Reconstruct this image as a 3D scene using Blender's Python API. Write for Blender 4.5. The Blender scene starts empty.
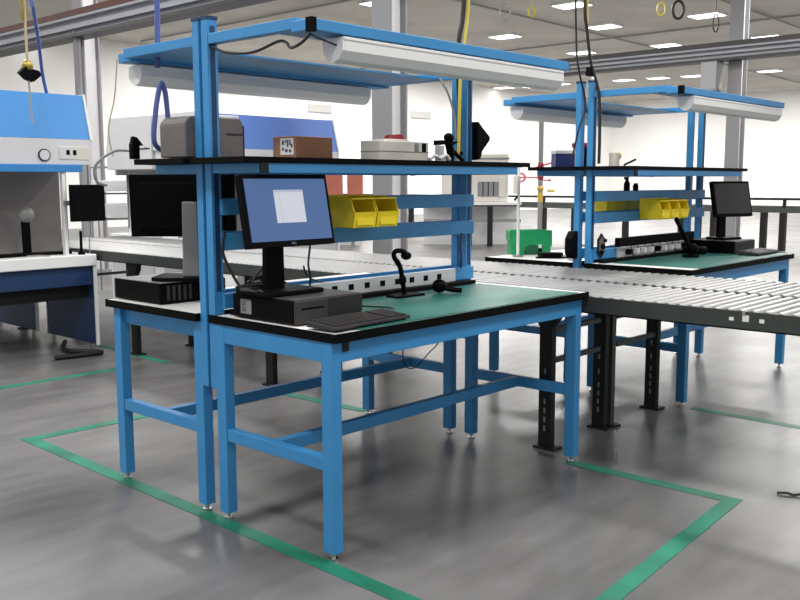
import bpy, bmesh, math, random
from mathutils import Vector, Matrix
random.seed(7)
scn = bpy.context.scene
col = scn.collection
PI = math.pi

# ------------------------------------------------------------------ materials
def mat(name, c, rough=0.5, metal=0.0, emit=None, estr=0.0, noise=0.0, nscale=8.0, spec=0.5, alpha=1.0):
    m = bpy.data.materials.new(name); m.use_nodes = True
    nt = m.node_tree; b = nt.nodes['Principled BSDF']
    b.inputs['Base Color'].default_value = (*c, 1)
    b.inputs['Roughness'].default_value = rough
    b.inputs['Metallic'].default_value = metal
    b.inputs['Specular IOR Level'].default_value = spec
    if emit:
        b.inputs['Emission Color'].default_value = (*emit, 1)
        b.inputs['Emission Strength'].default_value = estr
    if noise:
        tc = nt.nodes.new('ShaderNodeTexCoord'); n = nt.nodes.new('ShaderNodeTexNoise')
        n.inputs['Scale'].default_value = nscale; n.inputs['Detail'].default_value = 4
        r = nt.nodes.new('ShaderNodeValToRGB')
        r.color_ramp.elements[0].position = 0.3; r.color_ramp.elements[1].position = 0.7
        r.color_ramp.elements[0].color = (*[max(0, x * (1 - noise)) for x in c], 1)
        r.color_ramp.elements[1].color = (*[min(1, x * (1 + noise)) for x in c], 1)
        nt.links.new(tc.outputs['Object'], n.inputs['Vector'])
        nt.links.new(n.outputs['Fac'], r.inputs['Fac'])
        nt.links.new(r.outputs['Color'], b.inputs['Base Color'])
    return m

BLUE = mat('blue_paint', (0.040, 0.248, 0.535), 0.40, noise=0.06, nscale=5)
HOODBLUE = mat('hood_blue', (0.030, 0.205, 0.52), 0.4, noise=0.04, nscale=2)
HOODBLUE2 = mat('hood_periwinkle', (0.062, 0.155, 0.46), 0.45, noise=0.04, nscale=2)
NAVY = mat('navy_panel', (0.008, 0.034, 0.105), 0.5, noise=0.1, nscale=3)
BLACK = mat('black_plastic', (0.003, 0.003, 0.0035), 0.5, noise=0.15, nscale=20, spec=0.05)
BLACKEDGE = mat('black_edge_band', (0.004, 0.004, 0.004), 0.55, noise=0.1, nscale=15, spec=0.05)
SCREENOFF = mat('black_screen_glass', (0.003, 0.003, 0.004), 0.45, spec=0.05)
BLACKSTEEL = mat('black_painted_steel', (0.009, 0.0095, 0.0095), 0.5, noise=0.2, nscale=12, spec=0.3)
OLIVE = mat('dark_olive_steel', (0.045, 0.052, 0.045), 0.45, noise=0.15, nscale=6)
GREYPL = mat('dark_grey_plastic', (0.045, 0.041, 0.043), 0.5, spec=0.2, noise=0.06, nscale=15)
KEYS = mat('charcoal_keys', (0.034, 0.031, 0.032), 0.5, spec=0.2)
SILVERPL = mat('silver_grey_plastic', (0.22, 0.22, 0.215), 0.4, noise=0.05, nscale=9)
PRINTERGREY = mat('warm_grey_plastic', (0.135, 0.122, 0.118), 0.55, noise=0.06, nscale=10)
LAMINATE = mat('pale_laminate', (0.80, 0.79, 0.76), 0.4, noise=0.03, nscale=12)
GREENMAT = mat('green_rubber_mat', (0.018, 0.150, 0.120), 0.45, noise=0.10, nscale=3, spec=0.4)
WHITEMET = mat('white_painted_metal', (0.80, 0.80, 0.80), 0.4, noise=0.02, nscale=5)
HOODGREY = mat('hood_light_grey', (0.60, 0.60, 0.62), 0.4, noise=0.02, nscale=3)
DIFFUSER = mat('white_diffuser', (0.80, 0.80, 0.79), 0.45)
YELLOW = mat('yellow_plastic', (0.92, 0.68, 0.012), 0.4, noise=0.08, nscale=10)
CORDYEL = mat('yellow_cord', (0.62, 0.50, 0.06), 0.5)
CORDBLK = mat('black_cord', (0.012, 0.011, 0.012), 0.5)
CORDBLUE = mat('blue_hose', (0.07, 0.10, 0.30), 0.45)
CORDTAN = mat('tan_cord', (0.42, 0.34, 0.20), 0.6)
CORDGREY = mat('grey_cord', (0.30, 0.29, 0.28), 0.5)
STEEL = mat('galvanised_roller', (0.26, 0.26, 0.26), 0.36, metal=0.45, noise=0.08, nscale=9)
CHROME = mat('bright_steel', (0.6, 0.6, 0.6), 0.25, metal=1.0)
STRIPMET = mat('pale_aluminium', (0.62, 0.63, 0.65), 0.4, metal=0.35, noise=0.03, nscale=12)
CARD = mat('brown_cardboard', (0.34, 0.165, 0.095), 0.75, noise=0.08, nscale=9)
PAPER = mat('white_label_paper', (0.85, 0.84, 0.82), 0.6)
INK = mat('label_ink', (0.10, 0.10, 0.13), 0.6)
CREAM = mat('cream_enamel', (0.62, 0.59, 0.53), 0.45, noise=0.04, nscale=6)
RED = mat('dark_red_plastic', (0.26, 0.012, 0.025), 0.45)
PINK = mat('pink_red_plastic', (0.65, 0.10, 0.13), 0.5)
DKBLUE = mat('dark_blue_plastic', (0.02, 0.03, 0.15), 0.4)
GREENPL = mat('green_plastic_tote', (0.012, 0.34, 0.115), 0.4, noise=0.08, nscale=8)
BRICK = mat('red_brown_steel', (0.36, 0.10, 0.065), 0.5, noise=0.12, nscale=6)
BEAMGREY = mat('grey_beam_paint', (0.36, 0.37, 0.40), 0.5, noise=0.06, nscale=3)
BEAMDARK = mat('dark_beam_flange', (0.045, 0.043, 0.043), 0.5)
RUST = mat('rust_brown_rail', (0.11, 0.035, 0.025), 0.6, noise=0.2, nscale=4)
COLGREY = mat('grey_column_paint', (0.68, 0.67, 0.67), 0.45, noise=0.05, nscale=3)
COLDARK = mat('dark_grey_column_flange', (0.26, 0.26, 0.27), 0.45)
BRASS = mat('brass_fitting', (0.35, 0.26, 0.06), 0.35, metal=0.7, noise=0.2, nscale=30)
GREYBOX = mat('grey_duct', (0.40, 0.40, 0.41), 0.5)
DKWALL = mat('hood_back_grey', (0.16, 0.15, 0.145), 0.5, noise=0.08, nscale=4)
VENT = mat('vent_grey', (0.22, 0.22, 0.24), 0.5)
TAPE = mat('green_floor_tape', (0.014, 0.175, 0.108), 0.5, noise=0.35, nscale=4, spec=0.35)
PANELLIGHT = mat('panel_light_glow', (1, 1, 1), 0.5, emit=(1, 0.99, 0.97), estr=3.5)
SCREENBLUE = mat('screen_blue_glow', (0.02, 0.03, 0.06), 0.3, emit=(0.085, 0.19, 0.45), estr=0.55)
SCREENWIN = mat('screen_window_glow', (0.1, 0.1, 0.1), 0.3, emit=(0.62, 0.65, 0.74), estr=0.8)
SCREENBAR = mat('screen_window_bar', (0.1, 0.1, 0.1), 0.3, emit=(0.42, 0.47, 0.60), estr=0.8)
LOGOBLUE = mat('pale_blue_mark', (0.16, 0.30, 0.42), 0.4)
GRILLE = mat('dark_brown_grille', (0.010, 0.008, 0.009), 0.6, noise=0.25, nscale=60)

def floor_mat():
    m = bpy.data.materials.new('polished_concrete'); m.use_nodes = True
    nt = m.node_tree; b = nt.nodes['Principled BSDF']
    tc = nt.nodes.new('ShaderNodeTexCoord')
    def noise(scale, detail, sx=1, sy=1):
        mp = nt.nodes.new('ShaderNodeMapping'); mp.inputs['Scale'].default_value = (sx, sy, 1)
        mp.inputs['Rotation'].default_value = (0, 0, 0.5)
        n = nt.nodes.new('ShaderNodeTexNoise'); n.inputs['Scale'].default_value = scale; n.inputs['Detail'].default_value = detail
        nt.links.new(tc.outputs['Object'], mp.inputs['Vector']); nt.links.new(mp.outputs['Vector'], n.inputs['Vector'])
        return n
    n1 = noise(0.9, 5, 0.6, 1.4); n2 = noise(6, 6, 0.4, 1.8); n3 = noise(1.6, 3)
    mx = nt.nodes.new('ShaderNodeMath'); mx.operation = 'MULTIPLY_ADD'; mx.inputs[1].default_value = 0.35
    nt.links.new(n2.outputs['Fac'], mx.inputs[0]); nt.links.new(n1.outputs['Fac'], mx.inputs[2])
    r = nt.nodes.new('ShaderNodeValToRGB')
    r.color_ramp.elements[0].position = 0.46; r.color_ramp.elements[0].color = (0.062, 0.061, 0.060, 1)
    r.color_ramp.elements[1].position = 0.86; r.color_ramp.elements[1].color = (0.185, 0.181, 0.180, 1)
    nt.links.new(mx.outputs[0], r.inputs['Fac']); nt.links.new(r.outputs['Color'], b.inputs['Base Color'])
    rr = nt.nodes.new('ShaderNodeMapRange'); rr.clamp = False; rr.inputs['From Min'].default_value = 0.3; rr.inputs['From Max'].default_value = 0.7
    rr.inputs['To Min'].default_value = 0.32; rr.inputs['To Max'].default_value = 0.38
    nt.links.new(n3.outputs['Fac'], rr.inputs['Value']); nt.links.new(rr.outputs['Result'], b.inputs['Roughness'])
    b.inputs['Specular IOR Level'].default_value = 0.5
    return m
FLOOR = floor_mat()

def ceiling_mat():
    m = bpy.data.materials.new('ceiling_deck'); m.use_nodes = True
    nt = m.node_tree; b = nt.nodes['Principled BSDF']; b.inputs['Roughness'].default_value = 0.8
    tc = nt.nodes.new('ShaderNodeTexCoord')
    w = nt.nodes.new('ShaderNodeTexWave'); w.bands_direction = 'Y'; w.inputs['Scale'].default_value = 1.3; w.inputs['Distortion'].default_value = 0.4
    n = nt.nodes.new('ShaderNodeTexNoise'); n.inputs['Scale'].default_value = 0.7; n.inputs['Detail'].default_value = 5
    nt.links.new(tc.outputs['Object'], w.inputs['Vector']); nt.links.new(tc.outputs['Object'], n.inputs['Vector'])
    a = nt.nodes.new('ShaderNodeMath'); a.operation = 'MULTIPLY_ADD'; a.inputs[1].default_value = 0.10
    nt.links.new(w.outputs['Fac'], a.inputs[0]); nt.links.new(n.outputs['Fac'], a.inputs[2])
    r = nt.nodes.new('ShaderNodeValToRGB')
    r.color_ramp.elements[0].position = 0.35; r.color_ramp.elements[0].color = (0.46, 0.435, 0.39, 1)
    r.color_ramp.elements[1].position = 0.85; r.color_ramp.elements[1].color = (0.60, 0.58, 0.53, 1)
    nt.links.new(a.outputs[0], r.inputs['Fac']); nt.links.new(r.outputs['Color'], b.inputs['Base Color'])
    return m
CEIL = ceiling_mat()
WALLM = mat('white_wall_paint', (0.86, 0.85, 0.83), 0.7, noise=0.03, nscale=0.6)

# ------------------------------------------------------------------ mesh builder
class MB:
    def __init__(s): s.bm = bmesh.new()
    def box(s, x0, x1, y0, y1, z0, z1, M=None):
        vs = [s.bm.verts.new((x, y, z)) for z in (z0, z1) for y in (y0, y1) for x in (x0, x1)]
        for f in ((0, 2, 3, 1), (4, 5, 7, 6), (0, 1, 5, 4), (1, 3, 7, 5), (3, 2, 6, 7), (2, 0, 4, 6)):
            s.bm.faces.new([vs[i] for i in f])
        if M: bmesh.ops.transform(s.bm, matrix=M, verts=vs)
        return s
    def prism(s, poly, a0, a1, axis='x', M=None):
        """poly in the other two axes (in order), extruded along axis"""
        def P(u, v, a):
            return {'x': (a, u, v), 'y': (u, a, v), 'z': (u, v, a)}[axis]
        A = [s.bm.verts.new(P(u, v, a0)) for u, v in poly]; B = [s.bm.verts.new(P(u, v, a1)) for u, v in poly]
        n = len(poly)
        s.bm.faces.new(A); s.bm.faces.new(B[::-1])
        for i in range(n): s.bm.faces.new([A[i], B[i], B[(i + 1) % n], A[(i + 1) % n]])
        if M: bmesh.ops.transform(s.bm, matrix=M, verts=A + B)
        return s
    def cyl(s, p0, p1, r, r2=None, n=14):
        p0, p1 = Vector(p0), Vector(p1); d = p1 - p0
        q = d.to_track_quat('Z', 'Y').to_matrix().to_4x4()
        M = Matrix.Translation((p0 + p1) / 2) @ q
        bmesh.ops.create_cone(s.bm, cap_ends=True, segments=n, radius1=r, radius2=r if r2 is None else r2, depth=d.length, matrix=M)
        return s
    def ball(s, c, r, sc=(1, 1, 1), n=14):
        M = Matrix.Translation(c) @ Matrix.Diagonal((*sc, 1))
        bmesh.ops.create_uvsphere(s.bm, u_segments=n, v_segments=max(6, n // 2), radius=r, matrix=M)
        return s
    def tube(s, pts, r, n=8, sub=6, closed=False):
        P = [Vector(p) for p in pts]; out = []
        m = len(P)
        rng = range(m if closed else m - 1)
        for i in rng:
            if closed: a, b, c, d = P[i - 1], P[i], P[(i + 1) % m], P[(i + 2) % m]
            else: a, b, c, d = P[max(i - 1, 0)], P[i], P[i + 1], P[min(i + 2, m - 1)]
            for k in range(sub):
                t = k / sub
                out.append(0.5 * ((2 * b) + (c - a) * t + (2 * a - 5 * b + 4 * c - d) * t * t + (3 * b - a - 3 * c + d) * t ** 3))
        if not closed: out.append(P[-1])
        rings = []; up = None
        for i, p in enumerate(out):
            if closed: t = out[(i + 1) % len(out)] - out[i - 1]
            else: t = out[min(i + 1, len(out) - 1)] - out[max(i - 1, 0)]
            if t.length < 1e-9: t = Vector((0, 0, 1))
            t.normalize()
            if up is None:
                up = t.orthogonal().normalized()
            up = (up - t * up.dot(t))
            if up.length < 1e-6: up = t.orthogonal()
            up.normalize(); w = t.cross(up)
            rings.append([s.bm.verts.new(p + r * (math.cos(2 * PI * k / n) * up + math.sin(2 * PI * k / n) * w)) for k in range(n)])
        L = len(rings)
        for i in range(L if closed else L - 1):
            A, B = rings[i], rings[(i + 1) % L]
            for k in range(n): s.bm.faces.new([A[k], A[(k + 1) % n], B[(k + 1) % n], B[k]])
        if not closed:
            s.bm.faces.new(rings[0][::-1]); s.bm.faces.new(rings[-1])
        return s
    def build(s, name, m, parent=None, bevel=0.0, smooth=False, loc=None, rot=None):
        bmesh.ops.recalc_face_normals(s.bm, faces=s.bm.faces)
        me = bpy.data.meshes.new(name); s.bm.to_mesh(me); s.bm.free()
        me.materials.append(m)
        if smooth:
            for p in me.polygons: p.use_smooth = True
        o = bpy.data.objects.new(name, me); col.objects.link(o)
        if parent: o.parent = parent
        if loc: o.location = loc
        if rot: o.rotation_euler = rot
        if bevel:
            b = o.modifiers.new('edge', 'BEVEL'); b.width = bevel; b.segments = 2; b.limit_method = 'ANGLE'
        if smooth:
            try: me.set_sharp_from_angle(angle=math.radians(40))
            except Exception: pass
        return o

def tag(o, label, cat, group=None, kind=None):
    o['label'] = label; o['category'] = cat
    if group: o['group'] = group
    if kind: o['kind'] = kind
    return o
def thing(name, label, cat, loc=(0, 0, 0), rz=0.0, group=None):
    o = bpy.data.objects.new(name, None); col.objects.link(o)
    o.empty_display_size = 0.1; o.location = loc; o.rotation_euler = (0, 0, rz)
    return tag(o, label, cat, group)
def struct(o):
    o['kind'] = 'structure'; return o
def kids(o): return [c for c in bpy.data.objects if c.parent == o]
def dup(o, parent=None, loc=None, rz=None, label=None, group=None):
    c = o.copy(); col.objects.link(c)
    if parent: c.parent = parent
    for ch in kids(o): dup(ch, c)
    if loc is not None: c.location = loc
    if rz is not None: c.rotation_euler = (0, 0, rz)
    if label: c['label'] = label
    if group: c['group'] = group
    return c

# ------------------------------------------------------------------ setting
H_C = 6.0
YW, XW = 25.0, 46.0
struct(MB().box(-6, XW, -6, YW, -0.1, 0).build('floor', FLOOR))
struct(MB().box(-6, XW, -6, YW, H_C, H_C + 0.1).build('ceiling', CEIL))
struct(MB().box(-6, XW + 0.2, YW, YW + 0.2, -0.1, H_C + 0.1).build('wall_back', WALLM))
struct(MB().box(XW, XW + 0.2, -6, YW, -0.1, H_C + 0.1).build('wall_right', WALLM))

# floor tape
def ribbon(pts, w, z=0.0018):
    m = MB()
    for (a, b) in zip(pts[:-1], pts[1:]):
        a, b = Vector((*a, 0)), Vector((*b, 0)); d = (b - a).normalized(); n = Vector((-d.y, d.x, 0)) * w / 2
        a2 = a - d * w / 2; b2 = b + d * w / 2
        m.prism([(v.x, v.y) for v in (a2 + n, b2 + n, b2 - n, a2 - n)], 0.0, z, 'z')
        z += 0.0004
    return m
t = ribbon([(1.70, -0.03), (1.70, -0.87), (-0.075, -1.0), (-0.005, 2.53), (1.72, 2.46), (1.75, 1.6)], 0.075).build('floor_tape', TAPE)
tag(t, 'green tape outline stuck on the concrete floor around the front double workbench', 'floor tape')
t = ribbon([(3.23, 0.0), (3.2, -0.95), (5.3, -0.95)], 0.07).build('floor_tape', TAPE)
tag(t, 'green tape line on the floor running out from the far workbench leg under the conveyor', 'floor tape')
t = ribbon([(-3.0, 4.03), (1.42, 3.96)], 0.08).build('floor_tape', TAPE)
tag(t, 'green tape line on the floor in front of the left blue fume hood', 'floor tape')
t = ribbon([(1.84, 5.1), (1.80, 3.9)], 0.07).build('floor_tape', TAPE)
tag(t, 'short green tape line on the floor beside the hood end panel and conveyor', 'floor tape')

# ------------------------------------------------------------------ workbench
L, E = 1.71, 1.49
def leg_at(p, x, y, m=BLUE):
    lg = MB().box(x - .025, x + .025, y - .03, y + .03, .034, .865).build('leg', m, p, .003)
    MB().cyl((x, y, 0.010), (x, y, .036), .009).cyl((x, y, 0), (x, y, .010), .020).build('leveling_foot', CHROME, lg)
    return lg
def make_bench(label, loc, rz=0.0):
    p = thing('workbench', label, 'workbench', loc, rz, 'blue steel workbenches')
    for x in (0, L):
        for y in (0, .665): leg_at(p, x, y)
    tp = MB().box(-.027, L + .048, -.053, .688, .868, .899).build('tabletop', LAMINATE, p)
    MB().box(-.030, L + .051, -.056, -.053, .865, .9005).box(-.031, -.027, -.056, .735, .865, .9005).box(L + .048, L + .051, -.056, .688, .865, .9005).box(-.027, L + .048, -.053, .688, .865, .868).box(-.03, L + .051, .688, .691, .865, .9005).build('edge_band', BLACKEDGE, tp)
    MB().box(.025, L - .025, -.03, -.008, .785, .865).build('front_apron', BLUE, p, .002)
    MB().box(.025, L - .025, .675, .695, .785, .865).build('rear_apron', BLUE, p, .002)
    MB().box(.03, .06, -.036, -.029, .825, .864).build('corner_bracket', BLACKSTEEL, p)
    for x in (0, L): MB().box(x - .024, x + .0, .03, .635, .785, .865).build('side_apron', BLUE, p, .002)
    for x in (0, L): MB().box(x - .02, x + .02, .03, .635, .358, .412).build('end_stretcher', BLUE, p, .003)
    MB().box(.02, L - .02, .33, .37, .358, .412).build('long_stretcher', BLUE, p, .003)
    for x in (0, L):
        u = MB().box(x - .025, x + .025, .692, .735, .58, 2.13).build('upright', BLUE, p, .002)
        MB().box(x - .012, x + .012, .6905, .693, 1.0, 2.10).build('slot_channel', NAVY, u)
        MB().box(x - .027, x + .027, .690, .737, 2.125, 2.14).build('top_cap', NAVY, u)
    # rails
    MB().box(.012, L + .020, .672, .692, 1.325, 1.393).build('cross_rail', BLUE, p, .002)
    MB().box(.012, L + .020, .672, .692, 1.175, 1.247).build('cross_rail', BLUE, p, .002)
    MB().box(.012, L + .020, .672, .692, .925, .992).build('cross_rail', BLUE, p, .002)
    # shelf
    sh = MB().box(-.10, L + .125, .37, .744, 1.539, 1.563).build('shelf', BLACKEDGE, p, .002)
    MB().box(-.02, L + .02, .378, .40, 1.499, 1.539).build('shelf_rail', BLUE, p, .002)
    for x in (0, L):
        MB().box(x - .02, x + .02, .40, .692, 1.499, 1.539).build('shelf_arm', BLUE, p, .002)
    MB().box(-.022, .022, .372, .379, 1.497, 1.539).build('shelf_bracket', BLACKSTEEL, p)
    # light arms and bar
    for x in (0, L):
        MB().box(x - .022, x + .022, .15, .692, 2.026, 2.068).build('light_arm', BLUE, p, .002)
    br = MB().box(-.025, L - .006, .055, .17, 2.014, 2.056).build('light_bar', BLUE, p, .003)
    MB().box(L - .006, L + .002, .058, .167, 2.016, 2.054).build('end_cap', NAVY, br)
    MB().box(-.029, -.004, .051, .085, 2.008, 2.060).build('corner_strap', BLACK, br)
    MB().box(L / 2 - .9 + .08, L - .04, .168, .30, 2.028, 2.036).build('canopy_sheet', BLUE, p)
    return p
OX, OY = 3.22, 0.11
B1 = make_bench('blue steel workbench nearest the camera, carrying the lit blue monitor', (0, 0, 0))
B2 = dup(B1, loc=(L, E, 0), rz=PI, label='blue steel workbench backing onto the nearest one, with a dark monitor seen from behind')
B3 = dup(B1, loc=(OX, OY, 0), label='blue steel workbench across the conveyor, with green mat and small monitor with grey screen reflection')
B4 = dup(B1, loc=(OX + L, OY + E + .03, 0), rz=PI, label='blue steel workbench across the conveyor facing away, with the green tote on it')

for b in (B2, B4):
    for c in kids(b):
        if c.name.startswith('light_bar'):
            for g in kids(c): bpy.data.objects.remove(g)
        elif c.name.startswith('canopy_sheet'):
            bpy.data.objects.remove(c)
        elif c.name.startswith('cross_rail'):
            c.location.x = -.04
    MB().box(.03, L - .03, .168, .60, 2.028, 2.036).build('canopy_sheet', BLUE, b)
# bench mats
def bench_mat(label, loc):
    o = MB().box(.11, 1.675, -.045, .592, .8995, .9025).build('bench_mat', GREENMAT, loc=loc)
    return tag(o, label, 'mat')
bench_mat('green rubber work mat on the nearest blue workbench under the keyboard', (0, 0, 0.001))
bench_mat('green rubber work mat on the far workbench across the conveyor', (OX, OY, 0.001))

# overhead light fixtures
def make_fixture(label, loc, rz=0):
    p = thing('light_fixture', label, 'light fixture', loc, rz, 'white light fixtures under the overhead frames')
    prof = [(.050, 1.995), (.050, 1.955), (.074, 1.923), (.105, 1.912), (.136, 1.923), (.160, 1.955), (.160, 1.995)]
    MB().prism(prof, .14, 1.635, 'x').build('diffuser', DIFFUSER, p)
    MB().box(.13, 1.645, .046, .164, 1.994, 2.006).build('housing', WHITEMET, p, .002)
    for x in (.125, 1.634): MB().prism([(a, b) for a, b in prof], x, x + .014, 'x').build('end_cap', WHITEMET, p)
    for x in (.3, 1.52): MB().box(x - .015, x + .015, .08, .13, 2.005, 2.014).build('hanger_clip', CHROME, p)
    return p
F1 = make_fixture('long white light fixture under the front overhead bar of the nearest workbench', (0, 0, 0))
dup(F1, loc=(L, E, 0), rz=PI, label='long white light fixture under the rear overhead bar, behind the nearest uprights')
dup(F1, loc=(OX, OY, 0), label='white light fixture under the far workstation overhead bar, before the grey column')
dup(F1, loc=(OX + L, OY + E, 0), rz=PI, label='white light fixture under the far workstation bar on its side away from the camera')

# fixture cords
def cord(name, pts, r, m, label, cat='cable', group=None, n=8):
    o = MB().tube(pts, r, n).build(name, m, smooth=True)
    return tag(o, label, cat, group)
cord('electric_cable', [(-.02, .07, 2.0), (-.01, .13, 1.975), (0.0, .20, 1.965), (0.01, .24, 1.99), (.02, .3, 2.0), (.02, .45, 1.975), (.0, .6, 1.985), (-.01, .69, 2.02)], .006, CORDBLK,
     'black cord looped along the left light arm of the nearest workbench')
cord('electric_cable', [(-.02, .07, 2.0), (.06, .075, 1.985), (.13, .085, 1.975)], .004, CORDBLK, 'short black lead from the front left frame corner to the white light end')
cord('electric_cable', [(1.601, .82, 2.03), (1.625, .80, 1.98), (1.647, .785, 1.925), (1.668, .765, 1.82), (1.675, .76, 1.70)], .006, CORDGREY, 'grey cord dropping from the overhead frame beside the right upright')

# ------------------------------------------------------------------ front monitor
def make_monitor(label, loc, rz, w, h, zc, tilt, scr=SCREENOFF, window=False, colm=BLACK, base=(.26, .20), yoff=-.07, neck=(.085, .035), backm=BLACK, shell=BLACK, logo=False, nx=0.0):
    p = thing('monitor', label, 'monitor', loc, rz)
    R = Matrix.Translation((0, yoff, zc)) @ Matrix.Rotation(-tilt, 4, 'X')
    fr = MB().box(-w / 2, w / 2, -.022, .012, -h / 2, h / 2, R).build('bezel', shell, p, .004)
    MB().prism([(-w * .40, -h * .38), (w * .40, -h * .38), (w * .40, h * .38), (-w * .40, h * .38)], .010, .030, 'y', R).build('rear_housing', backm, fr, .006)
    b = .017
    sc = MB().box(-w / 2 + b, w / 2 - b, -.0245, -.0215, -h / 2 + b * 1.35, h / 2 - b * 1.1, R).build('screen', scr, p)
    if window:
        MB().box(-.073, .082, -.0262, -.024, -.052, .083, R).build('open_window', SCREENWIN, sc)
        MB().box(-.073, .082, -.0268, -.0255, .073, .083, R).build('window_title_bar', SCREENBAR, sc)
        MB().box(-.0465, -.0455, -.0268, -.0255, -.052, .073, R).build('window_divider', SCREENBAR, sc)
    if logo:
        cu = bpy.data.curves.new('logo', 'FONT'); cu.body = 'DELL'; cu.size = .012; cu.extrude = .0005; cu.align_x = 'CENTER'
        tmp = bpy.data.objects.new('logo_tmp', cu); col.objects.link(tmp)
        bpy.context.view_layer.update()
        me = bpy.data.meshes.new_from_object(tmp.evaluated_get(bpy.context.evaluated_depsgraph_get()))
        bpy.data.objects.remove(tmp)
        me.transform(R @ Matrix.Translation((0, -.0232, -h / 2 + .007)) @ Matrix.Rotation(PI / 2, 4, 'X'))
        me.materials.clear(); me.materials.append(LOGOBLUE)
        lo = bpy.data.objects.new('logo', me); col.objects.link(lo); lo.parent = fr
    # stand
    nw, nd = neck
    MB().prism([(nx + nw * .58, .015), (nx + nw * .5, zc + .02), (nx - nw * .5, zc + .02), (nx - nw * .58, .015)], .0, nd, 'y').build('stand_column', colm, p, .006)
    MB().cyl((nx, .01, zc), (nx, yoff + .02, zc), .028).build('tilt_hinge', BLACK, p)
    bw, bd = base
    bx = nx
    MB().prism([(-bw / 2, -bd * .55), (bw / 2, -bd * .55), (bw / 2, bd * .35), (bw * .3, bd * .5), (-bw * .3, bd * .5), (-bw / 2, bd * .35)], 0, .018, 'z').build('base', BLACK, p, .004)
    return p
MZ = 1.003
make_monitor('black monitor with lit blue screen on the nearest workbench', (.130, .47, MZ), 0.0, .462, .295, 1.345 - MZ, math.radians(11), SCREENBLUE, True, base=(.30, .24), logo=True)
make_monitor('dark monitor seen from behind on a grey stand at the left rear bench', (.165, 1.22, MZ), math.radians(132), .51, .30, 1.352 - MZ, math.radians(3), SCREENOFF, False, SILVERPL, base=(.24, .22), neck=(.072, .035), yoff=-.09, nx=-.06)
make_monitor('small monitor with painted grey screen reflection at the right end of the far workbench', (4.80, .56, MZ), math.radians(-20), .40, .28, 1.32 - MZ, math.radians(12), GREYPL, base=(.22, .18), neck=(.07, .03))  # switched-off screen: the grey material paints its reflection into the colour

# desktop computers
def make_pc(label, loc, rz=0, label_patch=False, ports=False):
    p = thing('desktop_computer', label, 'computer', loc, rz)
    MB().box(0, .372, .012, .40, .004, .098).build('case', BLACK, p, .005)
    MB().box(0.002, .175, 0, .014, .004, .098).build('front_bezel', GREYPL, p, .004)
    MB().box(.175, .372, .002, .014, .004, .098).build('front_grille', GRILLE, p, .003)
    MB().box(.03, .15, -.002, .001, .062, .068).build('drive_slot', BLACK, p)
    for x in (.06, .08): MB().box(x, x + .012, -.002, .001, .018, .026).build('front_port', CHROME, p)
    MB().box(.004, .37, .01, .40, .0985, .101).build('lid', GREYPL if not ports else SILVERPL, p, .001)
    if label_patch:
        l = MB().box(-.0015, .0005, .275, .345, .022, .082).build('side_label', SILVERPL, p)
        MB().box(-.0025, -.001, .310, .338, .03, .05).box(-.0025, -.001, .310, .338, .055, .075).build('label_print', INK, l)
    for x in (.05, .32):
        for y in (.06, .35): MB().cyl((x, y, 0), (x, y, .006), .012).build('foot', BLACK, p)
    if ports:
        m = MB()
        for k in range(5): m.box(.20 + k * .03, .215 + k * .03, .3995, .403, .015, .085)
        m.build('slot_covers', GREYPL, p)
    return p
make_pc('black desktop computer lying flat under the lit blue monitor', (0.0, .20, .9005), 0, True)
make_pc('black desktop computer lying flat on the left rear workbench', (.375, 1.55, .9005), PI, ports=True)
make_pc('small black desktop computer under the far monitor with grey screen reflection', (4.60, .36, .9005), 0)

# keyboards
def make_keyboard(label, loc, rz):
    p = thing('keyboard', label, 'keyboard', loc, rz)
    MB().prism([(0, .006), (0, .018), (.155, .030), (.155, .006)], 0, .44, 'x').build('body', GREYPL, p, .003)
    m = MB()
    sl = math.atan2(.012, .155); R = Matrix.Translation((0, 0, .018)) @ Matrix.Rotation(sl, 4, 'X')
    for r in range(6):
        for c in range(20):
            if c in (14,) or (c == 18 and r > 6): continue
            m.box(.012 + c * .0208, .012 + c * .0208 + .0175, .010 + r * .0235, .010 + r * .0235 + .019, 0, .005, R)
    ks = m.build('keys', KEYS, p); ks['kind'] = 'stuff'
    MB().box(.02, .06, .13, .14, 0, .008).box(.38, .42, .13, .14, 0, .008).box(.02, .42, .01, .02, 0, .008).build('foot', BLACK, p)
    return p
make_keyboard('dark grey keyboard in front of the desktop computer on the nearest bench', (-.012, -.035, .9035), math.radians(2))
make_keyboard('dark keyboard at the right end of the far workbench', (4.52, .16, .9035), math.radians(0))
cord('keyboard_cable', [(.42, .115, .925), (.52, .16, .912), (.60, .26, .909), (.55, .40, .909), (.5, .6, .91)], .0035, CORDBLK, 'thin black cord from keyboard across the green mat')

# barcode scanner on gooseneck stand
p = thing('barcode_scanner', 'black barcode scanner on a leaning stand standing on the green mat', 'scanner', (.985, .52, .903))
MB().prism([(-.10, -.05), (.09, -.06), (.11, .02), (.02, .06), (-.09, .04)], 0, .012, 'z').build('stand_base', BLACK, p, .004)
MB().tube([(.0, 0, .01), (-.012, 0, .07), (-.03, .0, .14), (-.055, 0, .18)], .0125, 10).build('stand_neck', BLACK, p, smooth=True)
MB().tube([(-.045, 0, .16), (-.075, .0, .20), (-.075, -.005, .222), (-.055, -.01, .228), (-.02, -.012, .222), (.0, -.012, .205)], .012, 10).build('scanner_handle', BLACK, p, smooth=True)
MB().ball((.0, -.012, .20), .026, (1.1, 1, .8)).build('scanner_head', BLACK, p, smooth=True)
MB().ball((-.014, 0, .08), .02, (1, 1, 1.4)).build('neck_clamp', BLACK, p, smooth=True)
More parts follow.
